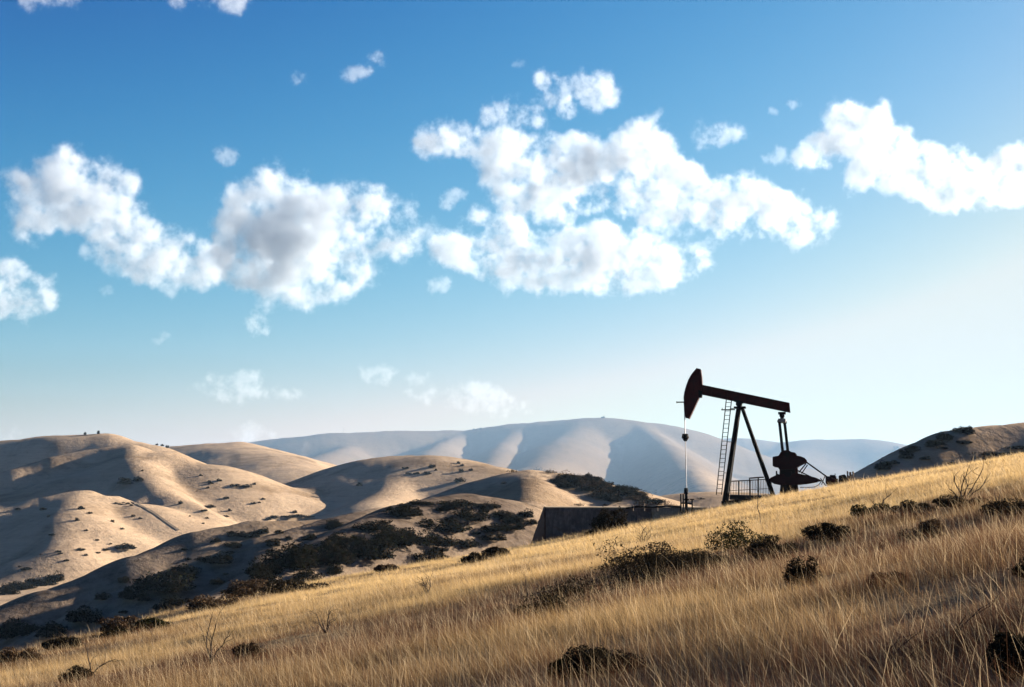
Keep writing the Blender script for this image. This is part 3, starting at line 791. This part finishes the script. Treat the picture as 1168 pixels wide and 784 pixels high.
bare_bush(512, 626, [(-3, -14), (5, -12)], 'tiny leafless twigs on the golden slope edge below the thicket', 15, .5)

# ------------------------------------------------------------------ pump jack
PX0, PY0, PD = 850.0, 570.0, 97.0
base = at(PX0, PY0, PD); AZ = math.atan((PX0 - 584) / F / 1.0)
pj = tag(empty('pump_jack', base, -AZ - R(3)), 'dark red oil pump jack with nodding beam and ladder on the grassy crest', 'pump jack')
KX = PD * math.cos(AZ) / F; KZ = PD / F
def q(px, py): return ((px - PX0) * KX, (PY0 - py) * KZ)
def q3(px, py, y=0.0):
    x, z = q(px, py); return Vector((x, y, z))
# horse head: curved face plates
head = [(797.5, 420.1), (801.6, 421.0), (802.8, 430), (803.2, 439), (802.2, 447), (799.6, 453), (794, 464.5), (787.4, 478), (784.1, 476.8), (782.6, 468), (782.1, 460), (782.5, 453), (783.6, 446.5), (785.5, 440), (788.2, 433), (792.4, 426)]
hh = MB(); hh.prism([q(*p) for p in head], -.34, .34)
hh_o = hh.build('horse_head', M_red, pj, .02)
rim = MB()
fl = head[8:] + [head[0]]
for a, b in zip(fl[:-1], fl[1:]):
    A, B = q3(*a), q3(*b); d = (B - A).normalized(); nrm = Vector((-d.z, 0, d.x))
    rim.bar(A - nrm * .0, B, .80, .07)
rim.build('curved_track', M_red, hh_o)
mb = MB(); mb.prism([q(798.5, 445), q(803, 446.5), (q(802, 453.5)[0], q(802, 453.5)[1]), q(799.2, 453.5)], -.40, .40); mb.build('hinge_bracket', M_black, hh_o, .01)
# walking beam: I section
ang = math.atan2(461.2 - 438.8, 902 - 802)
def beam_poly(inset0, inset1):
    A, B = Vector(q(802, 438.8)), Vector(q(902.2, 461.0)); D, E_ = Vector(q(903, 472.2)), Vector(q(800.6, 449.8))
    return [A.lerp(E_, inset0), B.lerp(D, inset0), B.lerp(D, inset1), A.lerp(E_, inset1)]
mb = MB(); mb.prism(beam_poly(0, .07), -.22, .22); mb.prism(beam_poly(.93, 1), -.22, .22); mb.prism(beam_poly(.07, .93), -.16, .16)
wb = mb.build('walking_beam', M_red, pj)
mb = MB()
for k in (.12, .3, .5, .62, .8, .96):
    A, B, D, E_ = [Vector(v) for v in beam_poly(.07, .93)]
    p0, p1 = A.lerp(B, k), E_.lerp(D, k); mb.bar(Vector((p0.x, 0, p0.y)), Vector((p1.x, 0, p1.y)), .40, .03)
mb.build('stiffener', M_red, wb)
# centre bearing
mb = MB(); mb.tube(q3(844.8, 461.8, -.45), q3(844.8, 461.8, .45), .20, n=20); mb.box(q3(844.8, 458.9), (.62, .5, .14), ang); mb.build('saddle_bearing', M_black, wb, smooth=True)
mb = MB(); mb.box(q3(845.8, 465.6), (.78, .9, .12)); mb.build('bearing_plate', M_black, pj)
# legs of the tripod post
for sy in (-1, 1):
    mb = MB(); mb.tube(q3(844.6, 465, sy * .28), q3(827.2, 573, sy * .75), .15, .17, 12); mb.build('post_leg', M_black, pj, smooth=True)
for sy in (-1, 1):
    mb = MB(); mb.tube(q3(848.2, 465.5, sy * .22), q3(882.6, 568, sy * .5), .12, .14, 12); mb.build('post_leg', M_black, pj, smooth=True)
mb = MB(); mb.tube(q3(838.5, 505, -.45), q3(838.5, 505, .45), .06); mb.tube(q3(832.8, 540, -.6), q3(832.8, 540, .6), .06); mb.build('cross_brace', M_black, pj)
# ladder with a small platform
mb = MB()
lt, lb = (834.2, 457.5), (821.2, 564.5)
for dx in (-3.0, 3.0):
    mb.tube(q3(lt[0] + dx, lt[1], -.9), q3(lb[0] + dx, lb[1], -.9), .032, n=6)
ld = mb.build('ladder', M_black, pj)
for k in range(22):
    mb = MB(); t = (k + .6) / 22; x = lt[0] + (lb[0] - lt[0]) * t; y = lt[1] + (lb[1] - lt[1]) * t
    mb.tube(q3(x - 3, y, -.9), q3(x + 3, y, -.9), .018, n=6); mb.build('rung', M_black, ld)
mb = MB(); mb.box(q3(833, 468.6, -.75), (.9, .5, .05)); mb.box(q3(840, 467, -.6), (.6, .1, .05)); mb.tube(q3(826.4, 469, -.9), q3(826.4, 466.5, -.9), .02); mb.build('work_platform', M_black, pj)
for yy, za in ((-.9, 505), (-.9, 540)):
    mb = MB(); t = (za - lt[1]) / (lb[1] - lt[1]); mb.tube(q3(lt[0] + (lb[0] - lt[0]) * t + 3, za, -.9), q3(838.5 if za < 520 else 832.8, za, -.5), .02, n=6); mb.build('ladder_bracket', M_black, pj)
# bridle cables, carrier bar and polished rod
for sy in (-.12, .12):
    mb = MB(); mb.tube(q3(781.7, 458, sy), q3(782.2, 496, sy), .028, n=6)
    a0 = head[9:]
    pts = [Vector((q(*p)[0] - .07, sy, q(*p)[1])) for p in head[10:]]
    pts = [q3(781.7, 459, sy)] + pts[1:]
    for a, b in zip(pts[:-1], pts[1:]): mb.tube(a, b, .024, n=6)
    mb.build('bridle_cable', M_cable, pj)
mb = MB(); mb.box(q3(782.3, 497.2), (.30, .62, .16)); mb.tube(q3(782.3, 495), q3(782.3, 500), .20, .26, 12); mb.tube(q3(782.3, 500), q3(782.3, 503.5), .22, .10, 12); mb.build('carrier_bar', M_black, pj, smooth=True)
mb = MB(); mb.tube(q3(782.3, 503), q3(782.9, 560), .03, n=8); mb.build('polished_rod', M_cable, pj)
mb = MB(); mb.tube(q3(772.6, 458.6, -.1), q3(783, 458.6, -.1), .04, n=6); mb.tube(q3(773, 457.6, -.1), q3(773, 459.8, -.1), .03, n=6); mb.build('side_rod', M_black, hh_o)
# equaliser and pitman arms
mb = MB(); mb.box(q3(893.4, 472.6), (.5, .46, .16)); mb.tube(q3(893.4, 475.5, -.3), q3(893.4, 475.5, .3), .17, n=16); mb.tube(q3(893.4, 475), q3(893.4, 480), .12, n=12); mb.build('tail_bearing', M_black, wb, smooth=True)
mb = MB(); mb.box(q3(893.5, 481.3), (.50, 1.75, .24)); mb.build('equalizer', M_grey, pj, .02)
for sy in (-1, 1):
    dx = -2.6 if sy < 0 else 2.6
    mb = MB(); mb.bar(q3(893.4 + dx, 484, sy * .72), q3(896.6 + dx, 519, sy * .82), .14, .19)
    mb.tube(q3(893.4 + dx, 482.4, sy * .72 - .1), q3(893.4 + dx, 482.4, sy * .72 + .1), .15, n=12); mb.build('pitman_arm', M_black, pj)
# cranks and counterweights
up = [(882.6, 522.3), (889.5, 521.2), (891.5, 517.5), (895, 515.2), (900, 514.8), (903.5, 517), (908.5, 518), (909, 521), (914, 522), (918, 523.6), (920.6, 526.2), (919, 529), (912.5, 532), (907, 536), (890, 537), (888.5, 534), (882.6, 533)]
lo = [(877.5, 548.5), (880, 545.6), (885, 543.2), (893, 541.4), (911, 541), (920, 543), (930, 545.6), (936.4, 548.6), (931, 550.6), (920, 552.6), (911, 553.4), (891, 554), (884, 552.6)]
for sy in (-1, 1):
    y0, y1 = (sy * .95, sy * 1.17) if sy > 0 else (-1.17, -.95)
    mb = MB(); mb.prism([q(892, 518), q(906, 518), q(908, 552), q(890, 552)], y0, y1); cr = mb.build('crank', M_black, pj, .02)
    a, b = (y0 - .30, y0 - .003) if sy < 0 else (y1 + .003, y1 + .30)
    mb = MB(); mb.prism([q(*p) for p in up], a, b); mb.build('counterweight', M_dred, cr, .03)
    mb = MB(); mb.prism([q(*p) for p in lo], a, b); mb.build('counterweight', M_dred, cr, .03)
    mb = MB(); mb.tube(q3(899, 520, a - .05), q3(899, 520, b + .05), .16, n=16); mb.tube(q3(899.5, 541, a - .06), q3(899.5, 541, b + .06), .24, n=18); mb.build('crank_pin', M_black, cr, smooth=True)
mb = MB(); mb.prism([q(890, 534), q(893, 529), q(906, 529), q(910, 534), q(910.5, 548), q(889, 548)], -.62, .62); gb = mb.build('gearbox', M_red, pj, .05)
mb = MB(); mb.tube(q3(899.5, 541, -1.2), q3(899.5, 541, 1.2), .14, n=14); mb.build('crank_shaft', M_black, gb, smooth=True)
mb = MB(); mb.prism([q(891, 548), q(909, 548), q(911, 566), q(889, 566)], -.7, .7); mb.build('gearbox_pedestal', M_black, pj, .02)
# brake and drive: guard, braces, motor
mb = MB()
for y in (-.5, .5):
    mb.bar(q3(919, 527.5, y), q3(944, 545.8, y), .07, .09)
    mb.bar(q3(910, 537.5, y), q3(935, 549.5, y), .06, .07)
    mb.bar(q3(911, 539.5, y), q3(919.5, 529.5, y), .05, .06); mb.bar(q3(914, 541, y), q3(921, 531, y), .04, .05)
    mb.bar(q3(935, 546, y), q3(940.8, 554.5, y), .05, .06); mb.bar(q3(936, 553.5, y), q3(940, 544, y), .04, .05)
mb.build('drive_brace', M_black, pj)
mb = MB()
pts = [(912, 556.2), (920, 556.4), (928, 556), (933, 553.5), (936.5, 549)]
for a, b in zip(pts[:-1], pts[1:]): mb.bar(q3(*a, -.55), q3(*b, -.55), .30, .05)
mb.build('belt_guard', M_black, pj)
mb = MB(); mb.tube(q3(941.5, 549.2), q3(952.8, 549.2), .32, n=18); mb.box(q3(947, 553.2), (.6, .6, .2)); mb.tube(q3(940.6, 548.5), q3(941.5, 548.5), .24, n=14)
mo = mb.build('motor', M_red, pj, smooth=True)
mb = MB(); mb.box(q3(948.5, 543.8), (.34, .26, .16)); mb.tube(q3(951.4, 546, 0), q3(951.4, 540.8, 0), .025); mb.tube(q3(953.6, 546.5), q3(953.6, 552.5), .05); mb.build('terminal_box', M_black, mo)
mb = MB(); mb.tube(q3(886.4, 545.5, -.8), q3(886.4, 537.8, -.8), .05); mb.tube(q3(886.4, 541, -.8), q3(890, 543, -.8), .04); mb.build('brake_lever', M_black, pj)
# skid
mb = MB()
for y in (-.8, .8):
    mb.bar(q3(824, 574.2, y), q3(912, 566.5, y), .22, .30)
    mb.bar(q3(908, 566, y), q3(956, 554.8, y), .16, .18)
for k in range(7):
    x = 828 + k * 13; mb.bar(q3(x, 574 - (x - 826) * .087, -.9), q3(x, 574 - (x - 826) * .087, .9), .1, .16)
mb.build('skid_base', M_black, pj)

# railing behind the pump
rl = tag(empty('safety_railing', base, -AZ - R(3)), 'low grey steel railing of thin upright bars standing between the pump jack legs', 'railing')
def ytop(x): return 549.2 - (x - 832) * .055
mb = MB()
RY = 1.7
mb.tube(q3(831, 549.2, RY), q3(880, 546.6, RY), .035, n=6); mb.tube(q3(831, 567.5, RY), q3(882, 564.5, RY), .035, n=6); mb.tube(q3(853, 545.6, RY + .5), q3(870, 544.4, RY + .5), .05, n=6); mb.tube(q3(831, 560, RY), q3(881, 557.3, RY), .02, n=6)
mb.build('top_rail', M_rail, rl)
mb = MB()
for k in range(27):
    x = 831.5 + k * 1.83; mb.tube(q3(x, ytop(x) + .2, RY), q3(x, ytop(x) + 18.3, RY), .020, n=5)
mb.build('railing_bars', M_rail, rl)
for x in (841, 854, 864, 878):
    mb = MB(); mb.tube(q3(x, ytop(x) - (2.5 if x in (854, 864) else 0), RY), q3(x, ytop(x) + 22, RY), .045, n=8); mb.build('post', M_black, rl)
mb = MB()
mb.box(q3(856, 568.2, RY - .3), (2.9, 1.5, .35), R(2)); mb.build('concrete_plinth', M_tank, rl, .03)

# wellhead below the horse head
wb_ = at(782.6, 581, 97.0)
wh = tag(empty('wellhead', wb_, -AZ - R(3)), 'dark wellhead with short upright pipes and a side valve under the polished rod', 'wellhead')
def w3(px, py, y=0.0): return Vector(((px - 782.6) * KX, y, (581 - py) * KZ))
mb = MB(); mb.tube(w3(782.9, 586), w3(782.9, 562), .10, n=12); mb.tube(w3(782.9, 564), w3(782.9, 557), .16, .13, 14); mb.tube(w3(782.9, 571), w3(782.9, 569.6), .2, n=14); mb.build('casing_head', M_black, wh, smooth=True)
for x, t in ((776.4, 563.8), (779.2, 563.8)):
    mb = MB(); mb.tube(w3(x, 586, .2), w3(x, t, .2), .055, n=8); mb.build('riser_pipe', M_black, wh)
mb = MB(); mb.tube(w3(776.4, 574), w3(790, 574.6), .05, n=8); mb.build('flow_line', M_black, wh)
mb = MB(); mb.tube(w3(789.6, 584), w3(789.6, 570), .045, n=8); mb.tube(w3(787.3, 570), w3(792, 570), .035, n=8); mb.build('side_valve', M_black, wh)

# posts and tank fittings beside the motor
POSTS = [(967.2, 553, 538.4, .055, 'leftmost of the short posts standing right of the pump motor'), (970.2, 553, 539.5, .075, 'thick middle post of the short posts right of the pump motor'), (973.4, 552.5, 538.8, .055, 'rightmost of the short posts close to the pump motor')]
for x, yb, yt, r, lab in POSTS:
    p = at(x, yb + 3, 95.0); mb = MB(); mb.tube((0, 0, -.1), (0, 0, (yb - yt + 3) * KZ), r * 1.05, r, 10); mb.tube((0, 0, (yb - yt + 3) * KZ), (0, 0, (yb - yt + 3) * KZ + .03), r, r * .6, 10)
    o = mb.build('post', M_wood, smooth=True); o.location = p; tag(o, lab, 'post', 'short posts beside the pump motor')
p = hit(999.6, 546); s_ = pxm(p); mb = MB(); mb.tube((0, 0, -.2), (0, 0, 7.5 * s_), .075, .065, 8); mb.tube((0, 0, 7.5 * s_), (0, 0, 7.5 * s_ + .02), .065, .03, 8)
o = mb.build('post', M_wood, smooth=True); o.location = p; tag(o, 'lone short post on the crest at the foot of the right hill', 'post')
# control box by the posts
p = at(961, 554, 95.0)
cb = tag(empty('control_box', p, -AZ), 'dark steel control cabinet on short legs between the motor and the posts', 'control box')
mb = MB(); mb.prism([(-.26, .22), (.26, .22), (.26, .62), (.14, .74), (-.22, .66)], -.2, .2); mb.build('cabinet', M_black, cb, .02)
for x in (-.2, .2):
    mb = MB(); mb.tube((x, 0, -.15), (x, 0, .24), .03); mb.build('leg', M_black, cb)

# ------------------------------------------------------------------ retaining wall of the well pad, with a pipe run on it
rw_o = at(622.5, 590, 96.6)
rw = tag(empty('retaining_wall', rw_o), 'long flat topped dark retaining wall half sunk in golden grass left of the wellhead', 'wall')
def rv(px, py, Y, dz=0.0): v = at(px, py, Y) - rw_o; return (v.x, v.y, v.z + dz)
def slab(name, top, drop, mat, parent, sub=18, bulge=0.0):
    """wall sheet with thickness under a line of top points, uneven face"""
    bm = bmesh.new(); rd = random.Random(3); n = len(top)
    rows = []
    for k in range(sub + 1):
        f = k / sub
        rows.append([bm.verts.new((x + bx * f + rd.gauss(0, .012), y + by * f - bulge * math.sin(f * math.pi) + rd.gauss(0, .02), z - drop * f)) for (x, y, z, bx, by) in top])
    for r0, r1 in zip(rows[:-1], rows[1:]):
        for i in range(n - 1): bm.faces.new((r0[i], r0[i + 1], r1[i + 1], r1[i]))
    bmesh.ops.recalc_face_normals(bm, faces=bm.faces)
    me = bpy.data.meshes.new(name); bm.to_mesh(me); bm.free()
    o = link(name, me, mat, parent); sol = o.modifiers.new('thickness', 'SOLIDIFY'); sol.thickness = .22; sol.offset = 0
    return o
front = []
for k in range(33):
    px = 622.5 + (806 - 622.5) * k / 32
    x, y, z = rv(px, 580.2 + .012 * (px - 622) * .1, 96.6 + 1.4 * k / 32); front.append((x, y, z, 0.0, -.35))
nf = 21
slab('wall_face', front[:nf + 1], 3.6, M_wall, rw, bulge=.12)
slab('bank_face', [(x, y + .02, z, .15, -2.1) for x, y, z, _a, _b in front[nf:]], 2.4, M_pad, rw, bulge=-.2)
x, y, z = front[0][:3]
end = [(x + .02, y + 3.4 * f, z + .02, -1.25 * f ** .8, -.35 + .5 * f) for f in (0, .1, .2, .4, .6, .8, 1.0)]
slab('end_face', end, 3.6, M_cap, rw, bulge=.05)
bm = bmesh.new()
top = [bm.verts.new((p[0], p[1] - .10, p[2] + .09)) for p in front]; bk = [bm.verts.new((p[0], p[1] + 4.5, p[2] + .10)) for i, p in enumerate(front)]
tl = [bm.verts.new((v.co.x, v.co.y, v.co.z - .10)) for v in top]; bl = [bm.verts.new((v.co.x, v.co.y, v.co.z - 3.0)) for v in bk]
for i in range(len(top) - 1):
    bm.faces.new((top[i], top[i + 1], bk[i + 1], bk[i])); bm.faces.new((tl[i], tl[i + 1], top[i + 1], top[i])); bm.faces.new((bk[i], bk[i + 1], bl[i + 1], bl[i]))
bmesh.ops.recalc_face_normals(bm, faces=bm.faces)
me = bpy.data.meshes.new('pad_top'); bm.to_mesh(me); bm.free(); link('pad_top', me, M_pad, rw)
# pipe run along the top of the wall
pr_o = at(714, 580, 96.9)
prn = tag(empty('pipe_run', pr_o), 'thin dark pipe on short stakes along the top of the retaining wall towards the wellhead', 'pipe')
def pv3(px, py, Y=96.9): return at(px, py, Y) - pr_o
mb = MB()
pts = [(714, 579.6), (728, 578.0), (744, 578.6), (760, 577.6), (776, 578.2)]
for a, b in zip(pts[:-1], pts[1:]): mb.tube(pv3(*a), pv3(*b), .06, n=8)
mb.build('pipe', M_black, prn)
for x in (722, 735, 750, 766):
    mb = MB(); mb.tube(pv3(x, 583), pv3(x, 576.4 if x != 735 else 574.5), .035, n=6); mb.build('stake', M_wood, prn)

# ------------------------------------------------------------------ far poles
p = hit(391.5, 494); s = pxm(p)
ms = tag(empty('radio_mast', p), 'tiny radio mast on the skyline of the hazy far ridge', 'mast')
mb = MB()
for k in range(3):
    a = k * 2.094; mb.tube((1.2 * math.cos(a), 1.2 * math.sin(a), -1), (.3 * math.cos(a), .3 * math.sin(a), 6.5 * s), .22, .15, 5)
for k in range(5):
    z = k * 1.3 * s + 1; f = 1.2 - .9 * z / (6.5 * s)
    for j in range(3):
        a, b = j * 2.094, (j + 1) * 2.094; mb.tube((f * math.cos(a), f * math.sin(a), z), (f * math.cos(b), f * math.sin(b), z + .5 * s), .1, .1, 4)
mb.build('lattice', M_grey, ms)
mb = MB(); mb.tube((0, 0, 6 * s), (0, 0, 8.5 * s), .15, .08, 5); mb.tube((-.8, 0, 5 * s), (-.8, .5, 5 * s), .8, .8, 10); mb.build('antenna', M_grey, ms)
